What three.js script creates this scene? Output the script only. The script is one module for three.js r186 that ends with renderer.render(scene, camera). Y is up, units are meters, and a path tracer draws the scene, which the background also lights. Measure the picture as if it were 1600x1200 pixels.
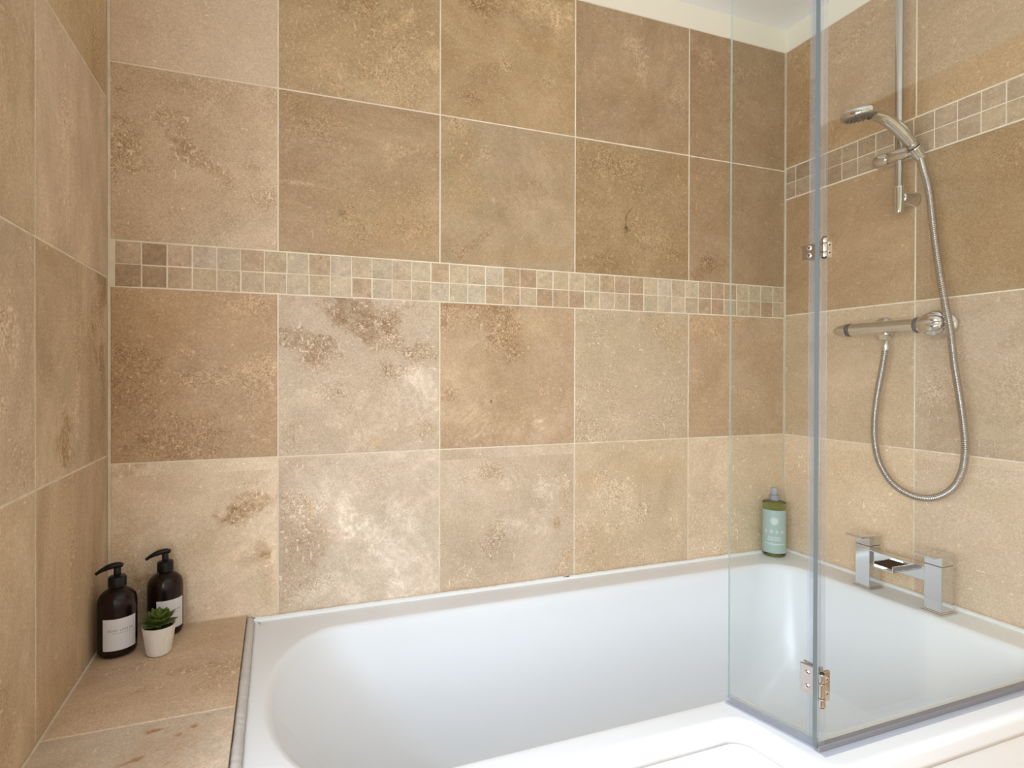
import * as THREE from 'three';
import { RectAreaLightUniformsLib } from 'three/addons/lights/RectAreaLightUniformsLib.js';
import { RoundedBoxGeometry } from 'three/addons/geometries/RoundedBoxGeometry.js';
import { mergeGeometries, mergeVertices, toCreasedNormals } from 'three/addons/utils/BufferGeometryUtils.js';

// ---------------------------------------------------------------- camera, light, exposure
const scene = new THREE.Scene();
const camera = new THREE.PerspectiveCamera(67.704, 1600 / 1200, 0.02, 50);
camera.position.set(0.36065, 1.15252, 1.52112);
camera.rotation.set(-0.005069, -0.353844, 0.002229, 'YXZ');
camera.setViewOffset(1600, 1200, 37.6, 10.9, 1600, 1200);          // the lens is a little off-centre
const renderer = new THREE.WebGLRenderer({ antialias: true });
renderer.toneMapping = THREE.LinearToneMapping;
renderer.toneMappingExposure = 1.0;
renderer.shadowMap.enabled = true;
RectAreaLightUniformsLib.init();
scene.background = new THREE.Color(0.75, 0.86, 1.0);
// window in the left wall, just out of the picture: a frosted pane full of daylight
const WIN = { z0: 1.00, z1: 2.34, y0: 0.68, y1: 1.64 };
const daylight = new THREE.RectAreaLight(new THREE.Color(0.765, 0.88, 1.0), 12.7, WIN.z1 - WIN.z0 - 0.08, WIN.y1 - WIN.y0 - 0.08);
daylight.name = 'window_daylight';
daylight.position.set(0.004, (WIN.y0 + WIN.y1) / 2, (WIN.z0 + WIN.z1) / 2);
daylight.lookAt(1.0, (WIN.y0 + WIN.y1) / 2, (WIN.z0 + WIN.z1) / 2);
scene.add(daylight);
const FILL_LAMP = 0.3;                                                    // strength of the two added fill downlights

// ---------------------------------------------------------------- helpers
const W = 2.0287, TOP = 2.36, FRONT = 2.7;                         // room: x 0..W, z 0..FRONT, y 0..TOP
const V = (x, y, z) => new THREE.Vector3(x, y, z);
const lerp = (a, b, t) => a + (b - a) * t, clamp = (x, a = 0, b = 1) => Math.min(b, Math.max(a, x));
const sstep = (a, b, x) => { const t = clamp((x - a) / (b - a)); return t * t * (3 - 2 * t); };
function rng(seed) { let s = seed >>> 0; return () => { s = (s + 0x6d2b79f5) | 0; let t = Math.imul(s ^ (s >>> 15), 1 | s); t = (t + Math.imul(t ^ (t >>> 7), 61 | t)) ^ t; return ((t ^ (t >>> 14)) >>> 0) / 4294967296; }; }
const used = {};
const numbered = (n) => { if (used[n] === undefined) { used[n] = 0; return n; } used[n]++; return n + '_' + String(used[n]).padStart(3, '0'); };
function mesh(name, geo, mat, parent) { const m = new THREE.Mesh(geo, mat); m.name = name; m.castShadow = m.receiveShadow = true; parent.add(m); return m; }
function thing(name, label, category, pos = [0, 0, 0], group) { const o = new THREE.Group(); o.name = numbered(name); o.position.set(...pos); o.userData = { label, category }; if (group) o.userData.group = group; scene.add(o); return o; }
function struct(name, label) { const o = new THREE.Group(); o.name = name; o.userData = { kind: 'structure', label }; scene.add(o); return o; }
const box = (x0, x1, y0, y1, z0, z1) => new THREE.BoxGeometry(x1 - x0, y1 - y0, z1 - z0).translate((x0 + x1) / 2, (y0 + y1) / 2, (z0 + z1) / 2);
const rbox = (x0, x1, y0, y1, z0, z1, r = 0.0015, s = 2) => new RoundedBoxGeometry(x1 - x0, y1 - y0, z1 - z0, s, r).translate((x0 + x1) / 2, (y0 + y1) / 2, (z0 + z1) / 2);
const merge = (list) => mergeGeometries(list.map((g) => { g = g.index ? g.toNonIndexed() : g; for (const k of Object.keys(g.attributes)) if (!['position', 'normal', 'uv'].includes(k)) g.deleteAttribute(k); if (!g.attributes.uv) g.setAttribute('uv', new THREE.BufferAttribute(new Float32Array(g.attributes.position.count * 2), 2)); return g; }));
const lathe = (pts, seg = 40) => new THREE.LatheGeometry(pts.map((p) => new THREE.Vector2(p[0], p[1])), seg);
// smooth profile through points for a lathe
const curved = (pts, n) => new THREE.SplineCurve(pts.map((p) => new THREE.Vector2(...p))).getPoints(n).map((p) => [Math.max(0, p.x), p.y]);
function aim(geo, from, to) { const d = new THREE.Vector3().subVectors(to, from).normalize(); return geo.applyQuaternion(new THREE.Quaternion().setFromUnitVectors(V(0, 1, 0), d)).translate(from.x, from.y, from.z); }
// closed rings joined into one smooth surface
function loft(rings, { capEnd = false, wrap = true } = {}) {
  const n = rings[0].length, pos = [], idx = [];
  for (const r of rings) for (const p of r) pos.push(p[0], p[1], p[2]);
  for (let k = 0; k + 1 < rings.length; k++) for (let i = 0; i < (wrap ? n : n - 1); i++) {
    const a = k * n + i, b = k * n + (i + 1) % n, c = a + n, d = b + n;
    idx.push(a, b, c, b, d, c);
  }
  if (capEnd) {
    const last = rings[rings.length - 1], o = (rings.length - 1) * n;
    const tri = THREE.ShapeUtils.triangulateShape(last.map((p) => new THREE.Vector2(p[0], p[2])), []);
    for (const t of tri) idx.push(o + t[0], o + t[1], o + t[2]);
  }
  const g = new THREE.BufferGeometry();
  g.setAttribute('position', new THREE.Float32BufferAttribute(pos, 3));
  g.setIndex(idx); g.computeVertexNormals();
  return g;
}
// a tube along points whose radius is given by rad(s in metres along, t 0..1)
function sweep(curve, steps, rad, seg = 14) {
  const f = curve.computeFrenetFrames(steps, false), L = curve.getLength(), rings = [];
  for (let i = 0; i <= steps; i++) {
    const t = i / steps, p = curve.getPointAt(t), r = rad(t * L, t), ring = [];
    for (let k = 0; k < seg; k++) { const a = -k / seg * 2 * Math.PI; ring.push([p.x + r * (Math.cos(a) * f.normals[i].x + Math.sin(a) * f.binormals[i].x), p.y + r * (Math.cos(a) * f.normals[i].y + Math.sin(a) * f.binormals[i].y), p.z + r * (Math.cos(a) * f.normals[i].z + Math.sin(a) * f.binormals[i].z)]); }
    rings.push(ring);
  }
  return loft(rings);
}
// value noise
const NT = new Float32Array(65536); { const r = rng(7); for (let i = 0; i < 65536; i++) NT[i] = r(); }
function noise(x, y) {
  const ix = Math.floor(x), iy = Math.floor(y); let fx = x - ix, fy = y - iy; fx = fx * fx * (3 - 2 * fx); fy = fy * fy * (3 - 2 * fy);
  const r0 = (iy & 255) << 8, r1 = ((iy + 1) & 255) << 8, c0 = ix & 255, c1 = (ix + 1) & 255;
  const a = NT[r0 | c0], b = NT[r0 | c1], c = NT[r1 | c0], d = NT[r1 | c1];
  return a + (b - a) * fx + (c - a + (a - b - c + d) * fx) * fy;
}
const fbm = (x, y, o) => { let s = 0, a = 0.5, t = 0; for (let i = 0; i < o; i++) { s += a * noise(x, y); t += a; x = x * 2.03 + 17.1; y = y * 2.03 + 9.7; a *= 0.5; } return s / t; };
function dataTexture(w, h, fill, srgb = true) {
  const d = new Uint8Array(w * h * 4), px = [0, 0, 0];
  for (let j = 0; j < h; j++) for (let i = 0; i < w; i++) { fill((i + 0.5) / w, (j + 0.5) / h, px); const o = (j * w + i) * 4; d[o] = clamp(px[0], 0, 255); d[o + 1] = clamp(px[1], 0, 255); d[o + 2] = clamp(px[2], 0, 255); d[o + 3] = 255; }
  const t = new THREE.DataTexture(d, w, h, THREE.RGBAFormat);
  t.magFilter = THREE.LinearFilter; t.minFilter = THREE.LinearFilter; t.wrapS = t.wrapT = THREE.RepeatWrapping; if (srgb) t.colorSpace = THREE.SRGBColorSpace; t.needsUpdate = true;
  return t;
}
const srgb = (r, g, b) => new THREE.Color().setRGB(r / 255, g / 255, b / 255, THREE.SRGBColorSpace);

// ---------------------------------------------------------------- travertine
// one slab: b base colour (fitted per tile, with some of the light gradient in it), lt / dk the pale and brown tones it drifts to, ca how far, ang / st direction and stretch of the bedding,
// fl share of pale flecks, pit share of pits, p patches [u, v, ru, rv, turn, colour, strength, extra flecks] (u right, v up, tile = 1)
// patch colours are multiples of the slab's base colour: L W paler, D B browner, O ochre, P pinkish, R rusty, G greenish
const PAL = { L: [1.085, 1.09, 1.1], W: [1.14, 1.165, 1.2], D: [0.845, 0.79, 0.715], B: [0.6, 0.55, 0.5], O: [0.99, 0.935, 0.84], P: [1.05, 1.03, 1.05], R: [0.84, 0.69, 0.56], G: [1.0, 1.01, 0.985] };
function stone(sd, s, N = 576) {
  const { b, ca = 1, ang = 0, st = 1, fl = 0.3, pit = 0.25, p = [] } = s, c = Math.cos(ang), si = Math.sin(ang), ox = sd * 13.37, oy = sd * 7.77;
  return dataTexture(N, N, (u, v, px) => {
    const x = (u * c + v * si) / st, y = -u * si + v * c;
    const w1 = noise(x * 3 + ox + 40, y * 3 + oy) - 0.5, w2 = noise(x * 3 + ox, y * 3 + oy + 60) - 0.5;
    const X = x + w1 * 0.22, Y = y + w2 * 0.22;
    const n1 = fbm(X * 2.6 + ox, Y * 2.6 + oy, 4) - 0.5, n2 = fbm(X * 9 + ox + 5, Y * 9 + oy + 3, 4) - 0.5, n3 = fbm(X * 38 + ox, Y * 38 + oy, 3) - 0.5;
    const warm = noise(X * 4 + ox + 90, Y * 4 + oy + 30) - 0.5;
    let r = b[0], g = b[1], bl = b[2], fk = fl * 0.8, pk = pit * 0.8;
    const t = ca * (n1 * 50 + n2 * 34 + n3 * 18);
    r += t * 0.96 + warm * 3 * ca; g += t; bl += t * 1.02 - warm * 4 * ca;
    const e = fbm(u * 8 + ox + 11, v * 8 + oy + 21, 5) - 0.5, e2 = fbm(u * 44 + ox, v * 44 + oy, 2) - 0.5;
    for (const q of p) {
      const du = u - q[0], dv = v - q[1], qc = Math.cos(q[4]), qs = Math.sin(q[4]), a = (du * qc + dv * qs) / q[2], d = (-du * qs + dv * qc) / q[3];
      let m = Math.sqrt(a * a + d * d); if (m > 2.4) continue;
      m = 1 - sstep(0.35, 1.35, m + e * 2.6 + e2 * 0.9);
      if (m <= 0) continue;
      const f = PAL[q[5]], k = m * q[6] * (0.8 + n3 * 1.4); r *= 1 + (f[0] - 1) * k; g *= 1 + (f[1] - 1) * k; bl *= 1 + (f[2] - 1) * k;
      fk += m * (q[7] || 0); pk += m * (q[7] || 0);
    }
    // fine stipple: grain everywhere, pale crystals and dark pin holes where the bed is open
    const h = noise(u * 260 + ox, v * 260 + oy) - 0.5, h2 = noise(u * 150 + oy, v * 150 + ox) - 0.5, open = clamp(pk) * (0.35 + noise(u * 7 + oy + 3, v * 7 + ox + 8));
    const grain = h * (13 + 26 * open) + h2 * (9 + 34 * open); r += grain; g += grain; bl += grain;
    const cl = clamp(fk) * (0.3 + 1.0 * noise(u * 9 + oy + 3, v * 9 + ox + 8)), f = noise(u * 215 + ox + 7, v * 165 + oy + 1) * 0.66 + noise(u * 74 + ox, v * 82 + oy) * 0.34, ft = 0.90 - 0.2 * cl;
    if (f > ft) { const k = clamp((f - ft) * 13) * 0.66; r = lerp(r, b[0] * 1.22, k); g = lerp(g, b[1] * 1.25, k); bl = lerp(bl, b[2] * 1.3, k); }
    const f2 = noise(u * 64 + oy + 7, v * 48 + ox + 1); if (f2 > 0.972 - 0.13 * clamp(fk)) { const k = 0.62; r = lerp(r, b[0] * 1.2, k); g = lerp(g, b[1] * 1.22, k); bl = lerp(bl, b[2] * 1.28, k); }
    const d2 = noise(u * 190 + ox + 31, v * 190 + oy + 77) * 0.7 + noise(u * 60 + ox, v * 60 + oy + 9) * 0.3, pt = 0.09 + 0.2 * open;
    if (d2 < pt) { const k = clamp((pt - d2) * 11) * 0.42; r = lerp(r, b[0] * 0.6, k); g = lerp(g, b[1] * 0.55, k); bl = lerp(bl, b[2] * 0.5, k); }
    px[0] = r; px[1] = g; px[2] = bl;
  });
}
const pitBump = dataTexture(1024, 1024, (u, v, px) => { const a = fbm(u * 96, v * 96, 3), b = noise(u * 200 + 9, v * 200), k = noise(u * 256 + 3, v * 256) ; let h = 175 + (a - 0.5) * 70 + (b - 0.5) * 30; if (k > 0.93 && a > 0.5) h -= 90; px[0] = px[1] = px[2] = h; }, false);
const stoneMat = (tex) => new THREE.MeshPhysicalMaterial({ map: tex, roughness: 0.48, bumpMap: pitBump, bumpScale: 0.0006, specularIntensity: 0.6 });
const groutTex = dataTexture(256, 256, (u, v, px) => { const n = fbm(u * 64, v * 64, 3) - 0.5; px[0] = 227 + n * 30; px[1] = 212 + n * 30; px[2] = 189 + n * 32; });
const groutMat = new THREE.MeshStandardMaterial({ map: groutTex, roughness: 0.9 });
const plasterTex = dataTexture(512, 512, (u, v, px) => { const n = fbm(u * 40, v * 40, 4) - 0.5; px[0] = px[1] = px[2] = 128 + n * 120; }, false);
const paintMat = new THREE.MeshStandardMaterial({ color: srgb(242, 233, 214), roughness: 0.8, bumpMap: plasterTex, bumpScale: 0.0012 });
const ceilMat = new THREE.MeshStandardMaterial({ color: srgb(246, 244, 241), roughness: 0.85, bumpMap: plasterTex, bumpScale: 0.0012 });

// a tile: front face with a chamfered edge; uv over the stone it was cut from
function tileGeo(w, h, { th = 0.009, ch = 0.0009, u0 = 0, v0 = 0, size = 0.4065, tint } = {}) {
  const pos = [], uv = [], nor = [], col = [], hw = w / 2, hh = h / 2, iw = hw - ch, ih = hh - ch;
  const q = (a, b, c, d) => { const n = new THREE.Vector3().subVectors(V(...b), V(...a)).cross(new THREE.Vector3().subVectors(V(...c), V(...a))).normalize(); for (const p of [a, b, c, a, c, d]) { pos.push(...p); nor.push(n.x, n.y, n.z); uv.push(u0 + (p[0] + hw) / size, v0 + (p[1] + hh) / size); if (tint) col.push(tint.r, tint.g, tint.b); } };
  const F = [[-iw, -ih, 0], [iw, -ih, 0], [iw, ih, 0], [-iw, ih, 0]], O = [[-hw, -hh, -ch * 0.8], [hw, -hh, -ch * 0.8], [hw, hh, -ch * 0.8], [-hw, hh, -ch * 0.8]], B = O.map((p) => [p[0], p[1], -th]);
  q(...F); for (let i = 0; i < 4; i++) { const j = (i + 1) % 4; q(O[i], O[j], F[j], F[i]); q(B[i], B[j], O[j], O[i]); } q(B[3], B[2], B[1], B[0]);
  const g = new THREE.BufferGeometry();
  g.setAttribute('position', new THREE.Float32BufferAttribute(pos, 3)); g.setAttribute('normal', new THREE.Float32BufferAttribute(nor, 3)); g.setAttribute('uv', new THREE.Float32BufferAttribute(uv, 2));
  if (tint) g.setAttribute('color', new THREE.Float32BufferAttribute(col, 3));
  return g;
}
const lip = rng(31);
// wall frames: (a along the wall to the right as seen, y up) -> place and turn
const FR = {
  back: (m, a, y) => m.position.set(a, y, (lip() - 0.5) * 0.0008),
  left: (m, a, y) => { m.position.set((lip() - 0.5) * 0.0008, y, a); m.rotation.y = Math.PI / 2; },      // a = z; seen right is -z
  right: (m, a, y) => { m.position.set(W + (lip() - 0.5) * 0.0008, y, a); m.rotation.y = -Math.PI / 2; },
};
let seed = 1;
function tile(parent, frame, a0, a1, y0, y1, mat, opt = {}, name = 'tile') {
  const m = mesh(name, tileGeo(a1 - a0, y1 - y0, opt), mat, parent);
  FR[frame](m, (a0 + a1) / 2, (y0 + y1) / 2);
  m.rotation.z = (lip() - 0.5) * 0.0016;
  return m;
}
const J = 0.0019;                                                    // half a joint
const chipTex = [0, 1, 2].map((k) => dataTexture(384, 384, (u, v, px) => {
  const n = fbm(u * 9 + k * 31, v * 9 + k * 17, 5) * 0.7 - 0.35, n2 = fbm(u * 40 + k * 9, v * 40, 3) - 0.5, h = noise(u * 130 + k, v * 130) - 0.5, f = noise(u * 62 + 7 + k, v * 50);
  let t = 214 + n * 50 + n2 * 28 + h * 14; if (f > 0.84) t += 20; if (f < 0.10) t -= 28; px[0] = t + 2; px[1] = t; px[2] = t - 3;
}));
const chipMat = chipTex.map((t) => new THREE.MeshPhysicalMaterial({ map: t, vertexColors: true, roughness: 0.55, bumpMap: pitBump, bumpScale: 0.0008, specularIntensity: 0.5 }));
function chips(parent, frame, edges, y0, ym, y1, tones, sd, bright = 1.24) {
  const r = rng(sd);
  for (let row = 0; row < 2; row++) for (let i = 0; i + 1 < edges.length; i++) {
    const key = tones[row][i] || 'c', base = { c: [208, 186, 157], w: [212, 194, 168], p: [207, 181, 154], t: [201, 174, 144], b: [192, 164, 134], d: [178, 150, 122], g: [205, 187, 158] }[key];
    const j = (r() - 0.5) * 10, tint = srgb(base[0] + j, base[1] + j + (r() - 0.5) * 2, base[2] + j + (r() - 0.5) * 5).multiplyScalar(bright);
    const w = () => (r() - 0.5) * 0.0009;
    tile(parent, frame, edges[i] + J * 0.5 + w(), edges[i + 1] - J * 0.5 + w(), (row ? y0 : ym) + J * 0.5 + w(), (row ? ym : y1) - J * 0.5 + w(), chipMat[Math.floor(r() * 3)], { ch: 0.0012, size: 0.2, u0: r(), v0: r(), tint }, 'mosaic_tile');
  }
}

// ---------------------------------------------------------------- the room
const Y = { ledge: 0.5606, r3: 0.945, yb: 1.351, yt: 1.4572, r1: 1.8632, top: 2.276 };
{
  const wb = struct('wall_back', 'long tiled wall behind the bath with a strip of small mosaic tiles');
  mesh('plaster', box(-0.15, W + 0.15, 0, TOP, -0.15, -0.008), paintMat, wb);
  mesh('grout', box(0, W, 0.4, Y.top + 0.001, -0.008, -0.0007), groutMat, wb);
  const X = [0.0045, 0.36435, 0.78155, 1.19988, 1.61772, W - 0.002], rows = [[Y.r1, Y.top], [Y.yt, Y.r1], [Y.r3, Y.yb], [0.50, Y.r3]];
  // rows from the top, tiles from the left; some broad L, D patches in lower rows paint in the light gradient
  const S = [
    [
      { b: [215, 190, 163], ca: 0.35, fl: 0.1, pit: 0.3 },
      { b: [180, 152, 116], ca: 0.5, fl: 0.95, pit: 0.35, p: [[0.82, 0.62, 0.09, 0.05, 0.2, 'W', 0.8], [0.74, 0.53, 0.08, 0.03, 0.3, 'W', 0.6], [0.96, 0.36, 0.05, 0.09, 0.3, 'W', 0.75], [0.15, 0.2, 0.2, 0.3, 0, 'P', 0.4], [0.75, 0.3, 0.3, 0.3, 0, 'O', 0.35, 0.4], [0.35, 0.65, 0.2, 0.1, 0, 'D', 0.25, 0.5]] },
      { b: [177, 147, 108], ca: 0.55, fl: 0.25, pit: 0.3, p: [[0.76, 0.86, 0.26, 0.16, -0.3, 'W', 1.0, 0.6], [0.86, 0.74, 0.14, 0.1, -0.4, 'P', 0.8, 0.5], [0.35, 0.84, 0.3, 0.11, 0.1, 'D', 0.55, 0.9], [0.72, 0.6, 0.25, 0.06, -0.25, 'O', 0.5], [0.45, 0.42, 0.04, 0.05, 0.6, 'W', 0.4, 0.6], [0.22, 0.14, 0.12, 0.06, -0.5, 'D', 0.3, 0.7], [0.8, 0.37, 0.05, 0.04, 0, 'W', 0.3, 0.6], [0.3, 0.33, 0.16, 0.05, 0.5, 'D', 0.25, 0.3]] },
      { b: [171, 143, 110], ca: 0.6, fl: 0.3, pit: 0.35, ang: 1.3, st: 1.6, p: [[0.5, 0.78, 0.08, 0.1, 0.6, 'L', 0.75, 0.7], [0.56, 0.66, 0.06, 0.14, 0.2, 'L', 0.8, 0.6], [0.85, 0.78, 0.1, 0.08, 0, 'L', 0.5, 0.5], [0.9, 0.52, 0.05, 0.14, 0, 'L', 0.5, 0.4], [0.78, 0.42, 0.1, 0.06, 0.2, 'L', 0.45], [0.14, 0.36, 0.16, 0.28, 0, 'P', 0.4], [0.58, 0.16, 0.14, 0.14, 0, 'P', 0.4], [0.45, 0.3, 0.06, 0.3, 0.1, 'O', 0.3]] },
      { b: [169, 141, 109], ca: 0.5, fl: 0.4, pit: 0.35, p: [[0.2, 0.8, 0.14, 0.08, 0.3, 'L', 0.55, 0.6], [0.55, 0.75, 0.3, 0.06, 0.3, 'P', 0.4, 0.5], [0.6, 0.5, 0.2, 0.05, 0.4, 'P', 0.3, 0.3]] },
    ], [
      { b: [204, 178, 148], ca: 0.55, fl: 0.25, pit: 0.45, p: [[0.28, 0.73, 0.08, 0.12, 0.5, 'D', 0.45, 0.9], [0.47, 0.46, 0.14, 0.05, -0.5, 'D', 0.55, 0.9], [0.72, 0.48, 0.1, 0.03, 0, 'D', 0.35, 0.5], [0.06, 0.5, 0.1, 0.14, 0, 'D', 0.45, 0.8], [0.8, 0.3, 0.09, 0.12, -0.6, 'D', 0.3, 0.7], [0.2, 0.42, 0.1, 0.05, 0, 'D', 0.3, 0.7], [0.85, 0.6, 0.18, 0.5, 0, 'L', 0.3], [0.08, 0.08, 0.1, 0.1, 0, 'D', 0.3, 0.3], [0.4, 0.9, 0.6, 0.1, 0, 'D', 0.2, 0.2]] },
      { b: [172, 144, 111], ca: 0.6, fl: 0.35, pit: 0.35, ang: 0.06, st: 2.4, p: [[0.1, 0.42, 0.11, 0.02, 0, 'W', 0.75, 0.4], [0.26, 0.41, 0.1, 0.015, 0, 'L', 0.7, 0.3], [0.08, 0.3, 0.07, 0.015, 0, 'L', 0.6], [0.24, 0.24, 0.04, 0.015, 0, 'L', 0.7], [0.3, 0.74, 0.22, 0.08, 0, 'P', 0.45, 0.4], [0.78, 0.72, 0.16, 0.04, 0.05, 'L', 0.6, 0.7], [0.67, 0.6, 0.05, 0.05, 0, 'L', 0.4, 0.3], [0.2, 0.88, 0.3, 0.12, 0, 'O', 0.3, 0.3], [0.7, 0.25, 0.35, 0.22, 0, 'O', 0.4, 0.3], [0.36, 0.27, 0.02, 0.02, 0, 'B', 0.5], [0.15, 0.2, 0.2, 0.1, 0, 'P', 0.3]] },
      { b: [174, 149, 117], ca: 0.5, fl: 0.2, pit: 0.25, p: [[0.14, 0.62, 0.16, 0.34, 0, 'O', 0.45, 0.3], [0.3, 0.76, 0.07, 0.05, 0.6, 'W', 0.5, 0.8], [0.1, 0.93, 0.06, 0.05, 0, 'W', 0.3, 0.6], [0.58, 0.66, 0.24, 0.18, 0, 'P', 0.45], [0.78, 0.55, 0.22, 0.04, -0.4, 'D', 0.2, 0.2], [0.26, 0.17, 0.12, 0.025, 0.7, 'D', 0.35, 0.5], [0.14, 0.13, 0.07, 0.09, 0.4, 'P', 0.4], [0.82, 0.85, 0.2, 0.05, 0, 'O', 0.35, 0.3], [0.38, 0.45, 0.018, 0.018, 0, 'W', 0.9], [0.5, 0.3, 0.3, 0.12, 0.3, 'P', 0.3], [0.72, 0.12, 0.3, 0.08, 0.2, 'O', 0.3]] },
      { b: [168, 140, 104], ca: 0.5, fl: 0.75, pit: 0.55, p: [[0.1, 0.44, 0.07, 0.06, 0, 'P', 0.6, 0.3], [0.43, 0.345, 0.022, 0.022, 0, 'B', 0.6, 0.3], [0.425, 0.40, 0.005, 0.03, 0, 'B', 0.5], [0.435, 0.45, 0.005, 0.03, -0.35, 'B', 0.5], [0.46, 0.49, 0.004, 0.024, -0.8, 'B', 0.45], [0.66, 0.36, 0.16, 0.1, -0.3, 'P', 0.35, 0.4], [0.2, 0.08, 0.2, 0.06, 0.1, 'D', 0.4, 0.8], [0.35, 0.8, 0.3, 0.1, -0.2, 'L', 0.2, 0.6], [0.75, 0.25, 0.3, 0.12, 0, 'P', 0.25, 0.3]] },
      { b: [171, 143, 111], ca: 0.45, fl: 0.35, pit: 0.35, p: [[0.15, 0.1, 0.16, 0.09, 0.3, 'D', 0.6, 0.9], [0.22, 0.85, 0.14, 0.06, -0.2, 'L', 0.25, 0.7], [0.55, 0.55, 0.1, 0.08, 0, 'L', 0.25, 0.4], [0.15, 0.6, 0.15, 0.3, 0, 'O', 0.25]] },
    ], [
      { b: [187, 154, 119], ca: 0.5, fl: 0.3, pit: 0.4, p: [[0.5, 0.48, 0.26, 0.055, 0.12, 'L', 0.4, 1.4], [0.78, 0.5, 0.12, 0.09, 0.5, 'L', 0.35, 1.3], [0.62, 0.83, 0.06, 0.1, -0.7, 'L', 0.35], [0.4, 0.62, 0.09, 0.04, -0.4, 'L', 0.35, 0.3], [0.12, 0.4, 0.14, 0.35, 0, 'D', 0.35, 0.6], [0.25, 0.12, 0.25, 0.13, 0, 'D', 0.35, 0.7], [0.72, 0.9, 0.12, 0.05, 0, 'P', 0.4, 0.7], [0.85, 0.22, 0.2, 0.2, 0, 'P', 0.3, 0.3], [0.95, 0.04, 0.08, 0.03, 0, 'W', 0.5, 0.5], [0.3, 0.75, 0.16, 0.14, 0, 'O', 0.3]] },
      { b: [202, 180, 155], ca: 0.55, fl: 0.25, pit: 0.45, p: [[0.55, 0.92, 0.32, 0.1, -0.1, 'D', 0.75, 0.9], [0.45, 0.85, 0.14, 0.1, -0.3, 'D', 0.6, 1], [0.12, 0.7, 0.13, 0.1, -0.2, 'D', 0.7, 0.8], [0.62, 0.72, 0.2, 0.07, -0.3, 'D', 0.55, 0.8], [0.9, 0.66, 0.1, 0.1, 0.5, 'D', 0.6, 0.8], [0.33, 0.62, 0.14, 0.07, -0.4, 'D', 0.4, 0.7], [0.2, 0.55, 0.1, 0.06, 0, 'R', 0.2, 0.5], [0.66, 0.54, 0.1, 0.06, -0.5, 'D', 0.5, 0.7], [0.35, 0.38, 0.08, 0.07, 0, 'D', 0.35, 0.7], [0.1, 0.13, 0.1, 0.09, 0, 'D', 0.5, 0.7], [0.92, 0.13, 0.07, 0.07, 0.6, 'D', 0.45, 0.6], [0.62, 0.06, 0.07, 0.025, 0, 'O', 0.55], [0.37, 0.12, 0.04, 0.03, 0, 'D', 0.4], [0.9, 0.45, 0.12, 0.12, 0, 'W', 0.6], [0.6, 0.25, 0.4, 0.22, 0, 'L', 0.7], [0.22, 0.9, 0.14, 0.08, 0, 'P', 0.5], [0.41, 0.9, 0.03, 0.015, 0.8, 'W', 0.9], [0.15, 0.35, 0.2, 0.12, 0, 'G', 0.5]] },
      { b: [187, 158, 127], ca: 0.5, fl: 0.25, pit: 0.3, p: [[0.22, 0.9, 0.3, 0.16, -0.3, 'D', 0.55, 0.8], [0.35, 0.97, 0.3, 0.05, 0, 'D', 0.55, 0.6], [0.36, 0.66, 0.14, 0.09, -0.6, 'D', 0.35, 0.8], [0.1, 0.5, 0.12, 0.14, 0, 'L', 0.6], [0.07, 0.36, 0.07, 0.05, 0, 'D', 0.4, 0.6], [0.15, 0.2, 0.2, 0.12, 0, 'L', 0.6], [0.7, 0.15, 0.045, 0.05, 0, 'W', 0.75], [0.36, 0.31, 0.007, 0.009, 0, 'B', 0.8], [0.75, 0.38, 0.05, 0.03, 0, 'P', 0.6, 0.5], [0.55, 0.14, 0.5, 0.16, 0, 'L', 0.6], [0.8, 0.85, 0.3, 0.12, 0, 'O', 0.25], [0.4, 0.45, 0.4, 0.06, -0.3, 'G', 0.35]] },
      { b: [197, 175, 146], ca: 0.4, fl: 0.3, pit: 0.45, p: [[0.25, 0.8, 0.3, 0.16, 0, 'G', 0.5, 0.3], [0.85, 0.85, 0.2, 0.15, 0, 'O', 0.35, 0.3], [0.55, 0.25, 0.45, 0.22, 0, 'P', 0.5, 0.2], [0.12, 0.12, 0.2, 0.16, 0, 'P', 0.4, 0.8], [0.7, 0.6, 0.1, 0.1, 0, 'G', 0.35]] },
      { b: [190, 160, 129], ca: 0.45, fl: 0.35, pit: 0.35, p: [[0.2, 0.9, 0.3, 0.1, 0, 'O', 0.45, 0.3], [0.2, 0.82, 0.2, 0.05, -0.3, 'L', 0.4, 0.9], [0.55, 0.35, 0.14, 0.06, -0.3, 'L', 0.3, 0.6], [0.15, 0.25, 0.15, 0.25, 0, 'O', 0.2], [0.7, 0.2, 0.3, 0.2, 0, 'G', 0.3]] },
    ], [
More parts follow.
